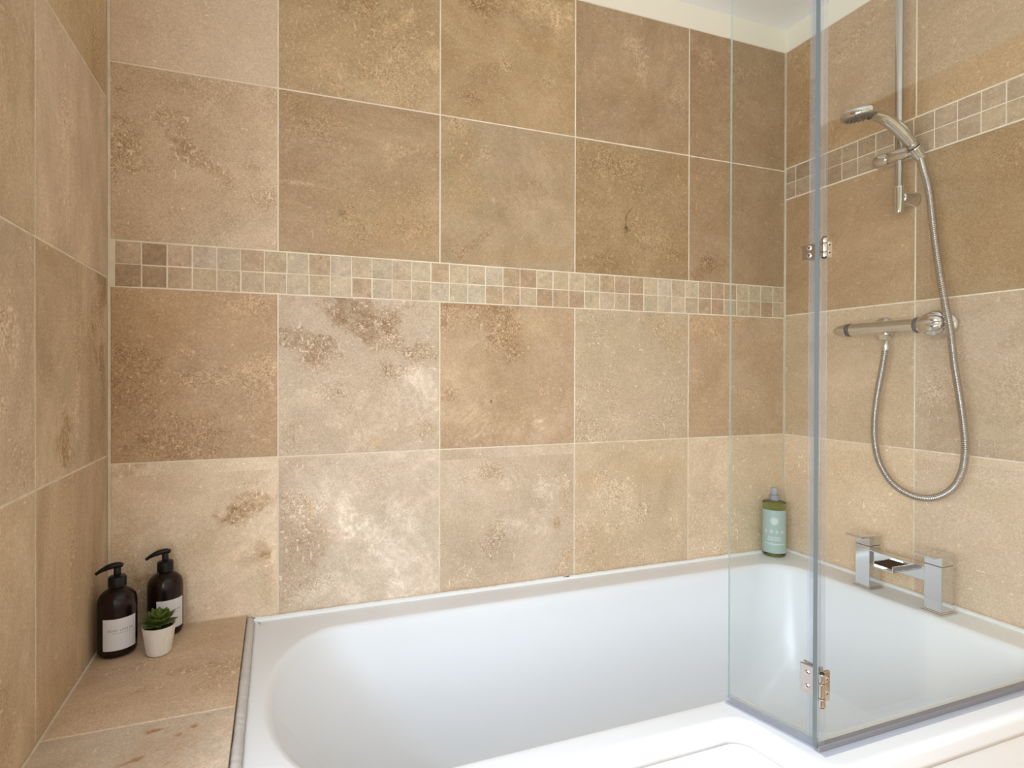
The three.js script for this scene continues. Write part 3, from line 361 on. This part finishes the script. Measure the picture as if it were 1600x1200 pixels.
{
  const t = thing('bath_screen', 'frameless clear glass bath screen with a hinged side panel and chrome hinges', 'shower screen');
  const y0 = 0.5535, y1 = 1.97;
  const P1 = V(1.149, 0, 0.682), P2 = V(1.1875, 0, 0.829), h = P2.clone().sub(P1).normalize(), nL = V(-h.z, 0, h.x);   // nL: out of the bath, to the left
  const put = (g, o = P1) => { const b = new THREE.Matrix4().makeBasis(h, V(0, 1, 0), V(h.z, 0, -h.x).negate()); return g.applyMatrix4(b).translate(o.x, 0, o.z); };   // local x along the panel, z towards the left
  const L = P2.distanceTo(P1);
  const glass = (name, len, place, th, edge) => {
    // two broad faces are panes, the four narrow sides show the green of the glass
    const g = new THREE.BoxGeometry(len, y1 - y0, th).translate(len / 2, (y0 + y1) / 2, 0);
    const m = new THREE.Mesh(place(g), [edge, edge, edge, edge, pane, pane]); m.name = name; m.castShadow = m.receiveShadow = true; t.add(m); return m;
  };
  glass('hinged_panel', L, (g) => put(g), 0.006, paleEdge);
  const FX = 1.1737, FZ = 0.842;
  glass('fixed_panel', W - 0.004 - FX, (g) => g.rotateY(-0.003).translate(FX, 0, FZ), 0.008, glassEdge);
  // seals
  mesh('bottom_seal', merge([put(rbox(-0.002, L + 0.004, RIM + 0.001, RIM + 0.013, 0.0035, 0.0062, 0.001)), put(rbox(-0.002, L + 0.004, RIM + 0.001, RIM + 0.013, -0.0062, -0.0035, 0.001)), put(rbox(-0.002, L + 0.006, RIM + 0.0005, RIM + 0.0035, -0.008, 0.0115, 0.001))]), clearSeal, t);
  const gasket = new THREE.MeshPhysicalMaterial({ color: srgb(122, 120, 124), roughness: 0.35 });
  mesh('bottom_seal', rbox(FX + 0.003, W - 0.004, RIM + 0.0005, RIM + 0.0105, FZ - 0.0055, FZ + 0.0055, 0.002), gasket, t);
  mesh('seal_flap', merge([rbox(FX + 0.003, W - 0.004, RIM + 0.0004, RIM + 0.0024, FZ + 0.0055, FZ + 0.017, 0.0009)]), clearSeal, t);
  const vs = (u0, u1, w0, w1) => put(rbox(u0, u1, y0, y1, w0, w1, 0.0008));
  mesh('vertical_seal', merge([vs(L - 0.010, L + 0.0005, 0.0034, 0.0046), vs(L - 0.010, L + 0.0005, -0.0046, -0.0034)]), clearSeal, t);
  mesh('vertical_seal', merge([rbox(FX + 0.002, FX + 0.017, y0, y1, FZ + 0.0034, FZ + 0.0046, 0.0006), rbox(FX + 0.002, FX + 0.017, y0, y1, FZ - 0.0046, FZ - 0.0034, 0.0006)]), clearSeal, t);
  // hinges
  const hingeMat = new THREE.MeshStandardMaterial({ color: new THREE.Color(0.60, 0.58, 0.58), metalness: 1, roughness: 0.13 });
  const screwMat = new THREE.MeshStandardMaterial({ color: new THREE.Color(0.78, 0.78, 0.79), metalness: 1, roughness: 0.18 });
  const slotMat = new THREE.MeshStandardMaterial({ color: srgb(30, 28, 28), roughness: 0.6 });
  function hinge(ya, yb) {
    const hg = new THREE.Group(); hg.name = 'hinge'; t.add(hg);
    const kx = 1.1728, kz = 0.8565, H = yb - ya;
    mesh('leaf_plate', merge([put(rbox(L - 0.0195, L + 0.0055, ya, yb, 0.0034, 0.0075, 0.0009)), put(rbox(L - 0.0195, L - 0.002, ya, yb, -0.0075, -0.0034, 0.0009))]), hingeMat, hg);
    mesh('leaf_plate', merge([rbox(kx + 0.003, kx + 0.0235, ya, yb, FZ + 0.0034, FZ + 0.0088, 0.0009), rbox(FX + 0.016, kx + 0.0235, ya, yb, FZ - 0.0078, FZ - 0.0034, 0.0009)]), hingeMat, hg);
    const kn = []; for (let k = 0; k < 3; k++) { const a = ya - 0.002 + (H + 0.004) * [0, 0.27, 0.73][k], b = ya - 0.002 + (H + 0.004) * [0.255, 0.715, 1][k]; kn.push(lathe([[0, a], [0.0046, a], [0.0052, a + 0.0007], [0.0052, b - 0.0007], [0.0046, b], [0, b]], 20).translate(kx - 0.001, 0, kz)); }
    mesh('knuckle', merge(kn), hingeMat, hg);
    mesh('pin', lathe([[0, ya - 0.004], [0.0032, ya - 0.004], [0.0032, yb + 0.004], [0, yb + 0.004]], 12).translate(kx - 0.001, 0, kz), slotMat, hg);
    for (const f of [0.27, 0.74]) {
      const y = lerp(ya, yb, f), disc = () => lathe([[0, 0.0012], [0.0018, 0.0013], [0.0036, 0.0009], [0.0042, 0]], 20).rotateX(Math.PI / 2);
      const cross = () => merge([box(-0.0017, 0.0017, -0.0004, 0.0004, 0.001, 0.0016), box(-0.0004, 0.0004, -0.0017, 0.0017, 0.001, 0.0016)]).rotateZ(0.5);
      mesh('screw', put(disc().translate(L - 0.0075, y, 0.0075)), screwMat, hg); mesh('screw_slot', put(cross().translate(L - 0.0075, y, 0.0075)), slotMat, hg);
      mesh('screw', disc().translate(kx + 0.0155, y, FZ + 0.0088), screwMat, hg); mesh('screw_slot', cross().translate(kx + 0.0155, y, FZ + 0.0088), slotMat, hg);
    }
  }
  hinge(0.6285, 0.6765); hinge(1.3405, 1.3665);
}

// ---------------------------------------------------------------- shower
const SX = 1.969;                                                     // plane of rail, valve and hose
{
  const t = thing('riser_rail', 'tall chrome shower riser rail on the right tiled wall with a sliding holder', 'shower rail');
  const z = 0.431;
  mesh('rail', lathe([[0, 1.66], [0.0102, 1.66], [0.0102, 2.27], [0, 2.27]], 28).translate(SX, 0, z), satin, t);
  mesh('end_cap', lathe([[0, 1.598], [0.0105, 1.598], [0.0122, 1.600], [0.0142, 1.63], [0.0142, 1.664], [0.0150, 1.665], [0.0150, 1.670], [0.0125, 1.672], [0, 1.672]], 32).translate(SX, 0, z), chrome, t);
  mesh('end_cap', lathe([[0, 2.255], [0.0142, 2.255], [0.0142, 2.31], [0.0105, 2.325], [0, 2.325]], 32).translate(SX, 0, z), chrome, t);
  const arm = (y) => lathe([[0, 0], [0.0215, 0], [0.0215, 0.006], [0.0195, 0.012], [0.0175, 0.05], [0.0165, 0.058], [0, 0.058]], 32).rotateZ(Math.PI / 2).translate(W - 0.0005, y, z);
  mesh('wall_bracket', arm(1.640), chrome, t); mesh('wall_bracket', arm(2.28), chrome, t);
  const sl = new THREE.Group(); sl.name = 'slider'; t.add(sl);
  mesh('slider_body', lathe([[0, -0.030], [0.014, -0.030], [0.0165, -0.022], [0.0185, 0], [0.0165, 0.02], [0.0150, 0.030], [0.0135, 0.040], [0, 0.042]], 28).rotateX(Math.PI / 2).translate(SX, 1.757, z), chrome, sl);
  mesh('slider_knob', lathe(curved([[0, -0.036], [0.009, -0.035], [0.0165, -0.030], [0.0190, -0.016], [0.0178, 0.0], [0.0150, 0.006], [0, 0.006]], 30), 28).rotateX(Math.PI / 2).translate(SX, 1.758, z - 0.033), chrome, sl);
  const A = V(1.9805, 1.738, 0.4795), B = V(1.9615, 1.7600, 0.4765);
  mesh('handset_cone', aim(lathe([[0.0125, 0], [0.0150, 0], [0.0168, 0.028], [0.0168, 0.031], [0.0140, 0.031], [0.0125, 0]], 28), A, B), chrome, sl);
}
{
  const t = thing('hand_shower', 'chrome hand shower tilted in the rail holder with its round head facing down', 'hand shower');
  const path = new THREE.CatmullRomCurve3([V(1.982, 1.738, 0.480), V(1.968, 1.755, 0.4775), V(1.935, 1.790, 0.470), V(1.900, 1.819, 0.462), V(1.868, 1.836, 0.455), V(1.832, 1.841, 0.449)]);
  mesh('handle', sweep(path, 60, (s, u) => lerp(0.0105, 0.0145, sstep(0.05, 0.45, u)) + 0.0015 * Math.sin(u * 3.1) - 0.001 * sstep(0.8, 1, u), 22), chrome, t);
  const grip = new THREE.CatmullRomCurve3([V(1.9495, 1.7925, 0.4795), V(1.925, 1.816, 0.4745), V(1.898, 1.836, 0.4685)].map((p) => p.add(V(-0.004, -0.009, 0.0055))));
  mesh('grip_inlay', sweep(grip, 20, (s, u) => 0.0012 + 0.0055 * Math.sin(Math.PI * clamp(u, 0.02, 0.98)), 12), satin, t);
  mesh('collar', aim(lathe([[0.010, 0], [0.0140, 0], [0.0146, 0.004], [0.0146, 0.010], [0.0138, 0.013], [0.010, 0.013]], 26), V(1.9605, 1.7615, 0.476), V(1.947, 1.777, 0.473)), satin, t);
  mesh('hose_nut', aim(lathe([[0.008, 0], [0.0108, 0], [0.0118, 0.006], [0.0118, 0.020], [0.009, 0.022]], 22), V(1.985, 1.726, 0.481), V(1.974, 1.745, 0.479)), chrome, t);
  // head: a shallow drum, nozzles on the underside
  const hc = V(1.797, 1.837, 0.444), q = new THREE.Quaternion().setFromEuler(new THREE.Euler(0.03, 0, 0.16, 'XYZ'));
  const place = (g) => g.scale(0.9, 0.9, 0.9).applyQuaternion(q).translate(hc.x, hc.y, hc.z);
  mesh('shower_head', place(lathe([[0, -0.008], [0.040, -0.008], [0.044, -0.0095], [0.0468, -0.0085], [0.0480, -0.004], [0.0480, 0.006], [0.0455, 0.0105], [0.036, 0.0145], [0.018, 0.017], [0, 0.0175]], 48)), chrome, t);
  mesh('spray_face', place(lathe([[0, -0.0115], [0.036, -0.0115], [0.0415, -0.0095], [0.0425, -0.0075], [0, -0.0075]], 40)), greyPlastic, t);
  const nz = []; for (const [rr, n] of [[0.012, 6], [0.022, 12], [0.032, 18]]) for (let k = 0; k < n; k++) { const a = k / n * 2 * Math.PI; nz.push(lathe([[0.0016, -0.0115], [0.0015, -0.0145], [0.0009, -0.0155], [0, -0.0155]], 7).translate(rr * Math.cos(a), 0, rr * Math.sin(a))); }
  mesh('nozzles', place(merge(nz)), darkPlastic, t).userData.kind = 'stuff';
}
{
  const t = thing('shower_hose', 'long ribbed metal shower hose hanging in a loop below the hand shower', 'shower hose');
  const pts = [[1.980, 1.735, 0.4805], [1.976, 1.715, 0.487], [1.971, 1.69, 0.496], [1.967, 1.633, 0.511], [1.965, 1.546, 0.522], [1.963, 1.443, 0.536], [1.957, 1.342, 0.5555], [1.951, 1.262, 0.573], [1.955, 1.179, 0.580], [1.960, 1.099, 0.589], [1.964, 1.027, 0.596], [1.968, 0.963, 0.5975], [1.971, 0.906, 0.588], [1.973, 0.861, 0.564], [1.974, 0.831, 0.521], [1.974, 0.826, 0.473], [1.974, 0.846, 0.421], [1.974, 0.894, 0.382], [1.974, 0.961, 0.364], [1.973, 1.035, 0.364], [1.971, 1.109, 0.375], [1.969, 1.172, 0.388], [1.969, 1.226, 0.3965], [1.969, 1.247, 0.3975]].map((p) => V(...p));
  const c = new THREE.CatmullRomCurve3(pts), L = c.getLength(), pitch = 0.0052, steps = Math.round(L / pitch) * 6;
  const steel = new THREE.MeshStandardMaterial({ color: new THREE.Color(0.46, 0.435, 0.42), metalness: 1, roughness: 0.2 });
  mesh('ribbed_tube', sweep(c, steps, (s) => 0.0072 + 0.0024 * Math.abs(Math.sin(Math.PI * s / pitch)), 14), steel, t);
  mesh('hose_ferrule', lathe([[0.0065, 1.222], [0.0092, 1.222], [0.0095, 1.225], [0.0095, 1.248], [0.0065, 1.248]], 22).translate(SX, 0, 0.3972), chrome, t);
}
{
  const t = thing('shower_valve', 'horizontal chrome thermostatic shower bar valve on the right tiled wall', 'shower valve');
  const y = 1.286, ax = (pts, seg = 36) => lathe(pts, seg).rotateX(Math.PI / 2).translate(SX, y, 0);
  mesh('valve_body', ax([[0, 0.296], [0.0183, 0.296], [0.0188, 0.298], [0.0188, 0.478], [0.0195, 0.480], [0, 0.480]]), chrome, t);
  mesh('trim_ring', ax([[0, 0.283], [0.0190, 0.283], [0.0194, 0.285], [0.0194, 0.295], [0.0190, 0.297], [0, 0.297]]), darkPlastic, t);
  mesh('trim_ring', ax([[0, 0.479], [0.0205, 0.479], [0.0212, 0.481], [0.0222, 0.491], [0, 0.491]]), darkPlastic, t);
  mesh('flow_handle', ax(curved([[0, 0.238], [0.005, 0.2385], [0.0105, 0.245], [0.0158, 0.258], [0.0185, 0.275], [0.0186, 0.2835]], 26).concat([[0, 0.2835]])), chrome, t);
  // fluted temperature knob
  const kn = [], prof = curved([[0.0215, 0.490], [0.0245, 0.496], [0.0305, 0.510], [0.0345, 0.523], [0.0350, 0.532], [0.0325, 0.543], [0.0250, 0.552], [0.014, 0.5575], [0.0005, 0.5585]], 32);
  for (const [r, z] of prof) { const ring = []; for (let k = 0; k < 96; k++) { const a = k / 96 * 2 * Math.PI, w = sstep(0.512, 0.53, z) * (1 - sstep(0.5535, 0.558, z)), f = 1 - 0.13 * w * Math.pow(Math.abs(Math.cos(4 * a)), 6); ring.push([SX + r * f * Math.cos(a), y + r * f * Math.sin(a), z]); } kn.push(ring); }
  mesh('temperature_knob', loft(kn), chrome, t);
  for (const z of [0.351, 0.513]) {
    mesh('wall_flange', lathe([[0, 0], [0.0345, 0], [0.0345, 0.003], [0.031, 0.010], [0.020, 0.018], [0, 0.019]], 36).rotateZ(Math.PI / 2).translate(W - 0.0005, 1.287, z), chrome, t);
    mesh('inlet', lathe([[0, 0.01], [0.013, 0.01], [0.013, 0.052], [0, 0.052]], 24).rotateZ(Math.PI / 2).translate(W, y, z), chrome, t);
  }
  const hex = new THREE.CylinderGeometry(0.0135, 0.0135, 0.0135, 6).translate(SX, 1.2585, 0.3972);
  mesh('outlet_nut', merge([toCreasedNormals(hex.toNonIndexed(), 0.3), lathe([[0.0115, 1.265], [0.0125, 1.272], [0.0125, 1.275], [0, 1.275]], 20).translate(SX, 0, 0.3972)]), chrome, t);
}
// ---------------------------------------------------------------- bath filler tap
{
  const t = thing('bath_tap', 'square chrome waterfall bath mixer tap with two lever pillars on the bath rim', 'tap');
  const pillar = (z0, z1) => {
    const x0 = 1.932, x1 = 1.977, c = 0.0012;
    mesh('base_plate', merge([rbox(x0 - 0.006, x1 + 0.006, RIM + 0.0005, RIM + 0.0045, z0 - 0.006, z1 + 0.006, 0.0012), rbox(x0 - 0.003, x1 + 0.003, RIM + 0.0045, RIM + 0.0075, z0 - 0.003, z1 + 0.003, 0.001)]), chrome, t);
    mesh('pillar', rbox(x0, x1, RIM + 0.007, 0.667, z0, z1, c), chrome, t);
    mesh('gap_ring', box(x0 + 0.001, x1 - 0.001, 0.666, 0.6690, z0 + 0.001, z1 - 0.001), darkPlastic, t);
    const lv = new THREE.Group(); lv.name = 'lever'; t.add(lv);
    mesh('lever_block', rbox(x0, x1, 0.6685, 0.691, z0, z1, c), chrome, lv);
    mesh('lever_plate', rbox(-0.0825, 0.0015, -0.003, 0.003, z0 - 0.0025, z1 + 0.0025, 0.0012).rotateZ(-0.05).translate(x1, 0.6925, 0), chrome, lv);
    mesh('index_dot', lathe([[0, 0.0004], [0.0042, 0.0004], [0.0046, 0]], 20).rotateZ(-0.05).translate(x1 - 0.022, 0.6966, (z0 + z1) / 2), satin, lv);
  };
  pillar(0.339, 0.381); pillar(0.5255, 0.5685);
  mesh('bridge', merge([rbox(1.941, 1.970, 0.618, 0.655, 0.380, 0.5265, 0.001)]), chrome, t);
  const sx0 = 1.884, sx1 = 1.943, za = 0.4255, zb = 0.4795;
  mesh('spout', merge([rbox(sx0, sx1, 0.630, 0.6335, za, zb, 0.0008), rbox(sx0, sx1, 0.6325, 0.6465, za, za + 0.003, 0.0008), rbox(sx0, sx1, 0.6325, 0.6465, zb - 0.003, zb, 0.0008), rbox(sx1 - 0.002, sx1 + 0.004, 0.630, 0.648, za, zb, 0.001)]), chrome, t);
}

// ---------------------------------------------------------------- bottles
function label(w, h, draw) { const c = document.createElement('canvas'); c.width = w; c.height = h; draw(c.getContext('2d'), w, h); const t = new THREE.CanvasTexture(c); t.colorSpace = THREE.SRGBColorSpace; return t; }
function spaced(g, text, cx, y, size, gap, font = 'sans-serif', weight = '') { g.font = weight + ' ' + size + 'px ' + font; g.textBaseline = 'alphabetic'; g.textAlign = 'left'; let w = -gap; for (const ch of text) w += g.measureText(ch).width + gap; let x = cx - w / 2; for (const ch of text) { g.fillText(ch, x, y); x += g.measureText(ch).width + gap; } return w; }
function wrapLabel(r, y0, y1, mid, half, n = 36) {                   // part of a cylinder; mid is the angle from +z towards +x
  const pos = [], uv = [], idx = [];
  for (let i = 0; i <= n; i++) { const a = mid + lerp(-half, half, i / n); for (const k of [0, 1]) { pos.push(r * Math.sin(a), k ? y1 : y0, r * Math.cos(a)); uv.push(i / n, k); } }
  for (let i = 0; i < n; i++) { const a = i * 2; idx.push(a, a + 2, a + 1, a + 1, a + 2, a + 3); }
  const g = new THREE.BufferGeometry(); g.setAttribute('position', new THREE.Float32BufferAttribute(pos, 3)); g.setAttribute('uv', new THREE.Float32BufferAttribute(uv, 2)); g.setIndex(idx); g.computeVertexNormals(); return g;
}
const amber = new THREE.MeshPhysicalMaterial({ color: new THREE.Color(0.013, 0.005, 0.004), roughness: 0.2, specularIntensity: 0.6 });
const blackPump = new THREE.MeshPhysicalMaterial({ color: new THREE.Color(0.006, 0.006, 0.007), roughness: 0.35, specularIntensity: 0.6 });
function pumpBottle(lab, pos, text, mid, half, spoutTurn, lb) {
  const t = thing('pump_bottle', lab, 'bottle', pos), R = 0.0365;
  const body = [[0, 0.001], [0.028, 0.001], [0.0335, 0.0035], [R, 0.010], [R, 0.104]].concat(curved([[R, 0.104], [0.0358, 0.114], [0.0325, 0.124], [0.0255, 0.132], [0.0175, 0.137], [0.0142, 0.140], [0.0138, 0.143]], 22)).concat([[0, 0.144]]);
  mesh('bottle_body', lathe(body, 56), amber, t);
  mesh('collar', lathe([[0, 0.141], [0.0162, 0.141], [0.0168, 0.1425], [0.0168, 0.160], [0.0155, 0.163], [0.0075, 0.164], [0.007, 0.166], [0, 0.166]], 40), blackPump, t);
  const p = new THREE.Group(); p.name = 'pump'; p.rotation.y = spoutTurn; t.add(p);
  mesh('pump_stem', lathe([[0, 0.16], [0.0068, 0.16], [0.0068, 0.181], [0, 0.181]], 24), blackPump, p);
  const c = new THREE.CatmullRomCurve3([V(0.0105, 0.1835, 0), V(0.004, 0.1865, 0), V(-0.006, 0.1855, 0), V(-0.018, 0.1825, 0), V(-0.029, 0.1775, 0), V(-0.0385, 0.1715, 0)]);
  const sp = sweep(c, 30, (s, u) => 0.0078 * Math.pow(Math.sin(Math.PI * clamp(u * 0.42 + 0.09, 0, 0.5)), 0.6) * (1 - 0.58 * sstep(0.25, 1, u)), 16); sp.scale(1, 1, 1.25);
  mesh('pump_spout', sp, blackPump, p);
  const tex = label(640, 620, (g, w, h) => {
    g.fillStyle = '#dddadf'; g.fillRect(0, 0, w, h);
    const r = rng(lb); for (let i = 0; i < 2600; i++) { g.fillStyle = r() < 0.5 ? 'rgba(255,255,255,0.10)' : 'rgba(120,110,120,0.06)'; g.fillRect(r() * w, r() * h, 3 + r() * 4, 3); }
    g.fillStyle = '#2c282f'; const tw = spaced(g, text, w * (text.length > 8 ? 0.52 : 0.60), h * 0.40, text.length > 8 ? 58 : 54, 9);
    g.fillRect(w * (text.length > 8 ? 0.53 : 0.62) - tw * 0.36, h * 0.455, tw * 0.72, 4);
  });
  mesh('paper_label', wrapLabel(R + 0.0004, 0.019, 0.084, mid, half), new THREE.MeshStandardMaterial({ map: tex, roughness: 0.6, side: THREE.DoubleSide }), t).userData.label = 'white paper label';
  return t;
}
pumpBottle('dark amber pump bottle labelled BODY LOTION, nearest the left wall on the ledge', [0.0445, Y.ledge, 0.113], 'BODY LOTION', 0.36, 0.90, 0.12, 5);
pumpBottle('dark amber pump bottle labelled SHAMPOO, standing behind the small potted succulent', [0.1225, Y.ledge, 0.0405], 'SHAMPOO', 0.50, 0.83, 0.10, 6);
{
  const t = thing('soap_bottle', 'clear green bottle with pale blue-green label in the far right corner of the bath rim', 'bottle', [1.936, RIM + 0.0004, 0.0465]), R = 0.0365, mid = -0.80;
  const green = new THREE.MeshPhysicalMaterial({ color: new THREE.Color(0.93, 0.97, 0.9), transmission: 1, thickness: 0.07, roughness: 0.04, ior: 1.36, attenuationColor: srgb(140, 176, 96), attenuationDistance: 0.16 });
  mesh('bottle_body', lathe([[0, 0.0005], [0.030, 0.0005], [0.0345, 0.003], [R, 0.008], [R, 0.176], [0.0352, 0.1805], [0.030, 0.1825], [0.0125, 0.1835], [0.0115, 0.186], [0, 0.186]], 56), green, t);
  const clearCap = new THREE.MeshPhysicalMaterial({ color: srgb(196, 200, 206), transmission: 0.35, thickness: 0, roughness: 0.25 });
  const pumpGrey = new THREE.MeshPhysicalMaterial({ color: srgb(150, 150, 156), roughness: 0.3 });
  mesh('collar', lathe([[0, 0.1845], [0.0152, 0.1845], [0.0158, 0.186], [0.0158, 0.2005], [0.0148, 0.2025], [0, 0.2025]], 36), pumpGrey, t);
  mesh('pump_cover', lathe([[0, 0.202], [0.0112, 0.202], [0.0116, 0.222], [0.0095, 0.2265], [0, 0.2275]], 30), clearCap, t);
  const tex = label(512, 768, (g, w, h) => {
    g.fillStyle = '#a9bdb9'; g.fillRect(0, 0, w, h); g.strokeStyle = g.fillStyle = '#e9f0ec'; g.lineWidth = 5;
    // wreath emblem
    g.save(); g.translate(w / 2, h * 0.25); for (let k = 0; k < 12; k++) { g.save(); g.rotate(k / 12 * 2 * Math.PI); g.beginPath(); g.ellipse(0, -52, 9, 20, 0.5, 0, 7); g.stroke(); g.restore(); }
    g.lineWidth = 6; g.beginPath(); g.moveTo(0, 44); g.lineTo(0, -26); g.stroke(); for (const s of [-1, 1]) for (const y of [26, 4]) { g.beginPath(); g.ellipse(s * 17, y - 14, 9, 21, s * 0.7, 0, 7); g.stroke(); } g.restore();
    spaced(g, 'eden', w / 2, h * 0.525, 84, 44, 'serif');
    spaced(g, 'botanical', w / 2, h * 0.645, 36, 5, 'sans-serif', 'bold'); spaced(g, 'body wash', w / 2, h * 0.70, 36, 5, 'sans-serif', 'bold');
    g.fillRect(w * 0.16, h * 0.775, w * 0.68, 7); g.fillRect(w * 0.3, h * 0.8, w * 0.4, 4);
  });
  mesh('printed_label', wrapLabel(R + 0.0004, 0.014, 0.1565, mid, 1.30), new THREE.MeshStandardMaterial({ map: tex, roughness: 0.45, side: THREE.DoubleSide }), t).userData.label = 'pale blue-green label with white print';
}
// ---------------------------------------------------------------- succulent
{
  const t = thing('potted_succulent', 'small green rosette succulent in a tapered white pot on the ledge', 'plant', [0.1275, Y.ledge, 0.146]);
  const potTex = dataTexture(256, 256, (u, v, px) => { const n = fbm(u * 24, v * 24, 4) - 0.5, h = noise(u * 90, v * 90); px[0] = 222 + n * 26 - (h < 0.08 ? 26 : 0); px[1] = 214 + n * 26 - (h < 0.08 ? 28 : 0); px[2] = 203 + n * 27 - (h < 0.08 ? 28 : 0); });
  mesh('pot', lathe([[0, 0.0006], [0.0205, 0.0006], [0.0225, 0.002], [0.0240, 0.006], [0.0318, 0.0600], [0.0316, 0.0610], [0.0306, 0.0610], [0.0298, 0.0600], [0.0285, 0.050], [0, 0.050]], 48), new THREE.MeshStandardMaterial({ map: potTex, roughness: 0.75 }), t);
  const soil = new THREE.CylinderGeometry(0.0283, 0.0283, 0.003, 30, 1).translate(0, 0.0515, 0);
  mesh('soil', soil, new THREE.MeshStandardMaterial({ color: srgb(40, 33, 22), roughness: 1 }), t);
  const leafGeo = (L, w, th, curl) => {
    const nu = 10, nv = 8, rings = [];
    for (let i = 0; i <= nu; i++) { const u = i / nu, wd = w * Math.pow(Math.sin(Math.PI * clamp(0.10 + 0.9 * u, 0, 0.999)), 0.75) * (u > 0.8 ? 1 - (u - 0.8) * 1.2 : 1) * (i === nu ? 0.12 : 1), tk = th * (1 - 0.75 * u), ring = []; for (let k = 0; k < nv; k++) { const a = -k / nv * 2 * Math.PI, cx = Math.cos(a) * wd, cy = Math.sin(a) * tk; ring.push([cx, cy + curl * u * u * L + 0.35 * cx * cx / w, u * L]); } rings.push(ring); }
    const g = loft(rings), p = g.attributes.position, col = [], c1 = srgb(88, 108, 42), c2 = srgb(50, 70, 26), c3 = srgb(140, 140, 66), c = new THREE.Color();
    for (let i = 0; i < p.count; i++) { const u = clamp(p.getZ(i) / L); c.copy(c2).lerp(c1, 0.5 + 0.5 * noise(p.getX(i) * 900, p.getZ(i) * 500)); c.lerp(c3, sstep(0.86, 1, u) * 0.55); col.push(c.r, c.g, c.b); }
    g.setAttribute('color', new THREE.Float32BufferAttribute(col, 3)); return g;
  };
  const leafMat = new THREE.MeshPhysicalMaterial({ vertexColors: true, roughness: 0.5, specularIntensity: 0.5 });
  const big = leafGeo(0.036, 0.0105, 0.0022, 0.25), midL = leafGeo(0.030, 0.0095, 0.0022, 0.3), small = leafGeo(0.021, 0.0075, 0.002, 0.35), r = rng(77);
  const ring = (g, n, tilt, y, off) => { for (let k = 0; k < n; k++) { const m = mesh('leaf', g, leafMat, t); m.position.y = y + (r() - 0.5) * 0.002; m.rotation.order = 'YXZ'; m.rotation.y = off + k / n * 2 * Math.PI + (r() - 0.5) * 0.3; m.rotation.x = -(tilt + (r() - 0.5) * 0.16); } };
  ring(big, 8, 0.02, 0.060, 0.2); ring(big, 9, 0.34, 0.064, 0.55); ring(midL, 8, 0.62, 0.067, 0.1); ring(small, 7, 0.9, 0.072, 0.4); ring(small, 4, 1.25, 0.073, 0.2);
  mesh('stem', lathe([[0, 0.045], [0.005, 0.045], [0.006, 0.07], [0, 0.076]], 12), leafMat.clone(), t).material.setValues({ vertexColors: false, color: srgb(60, 90, 30) });
}
renderer.render(scene, camera);
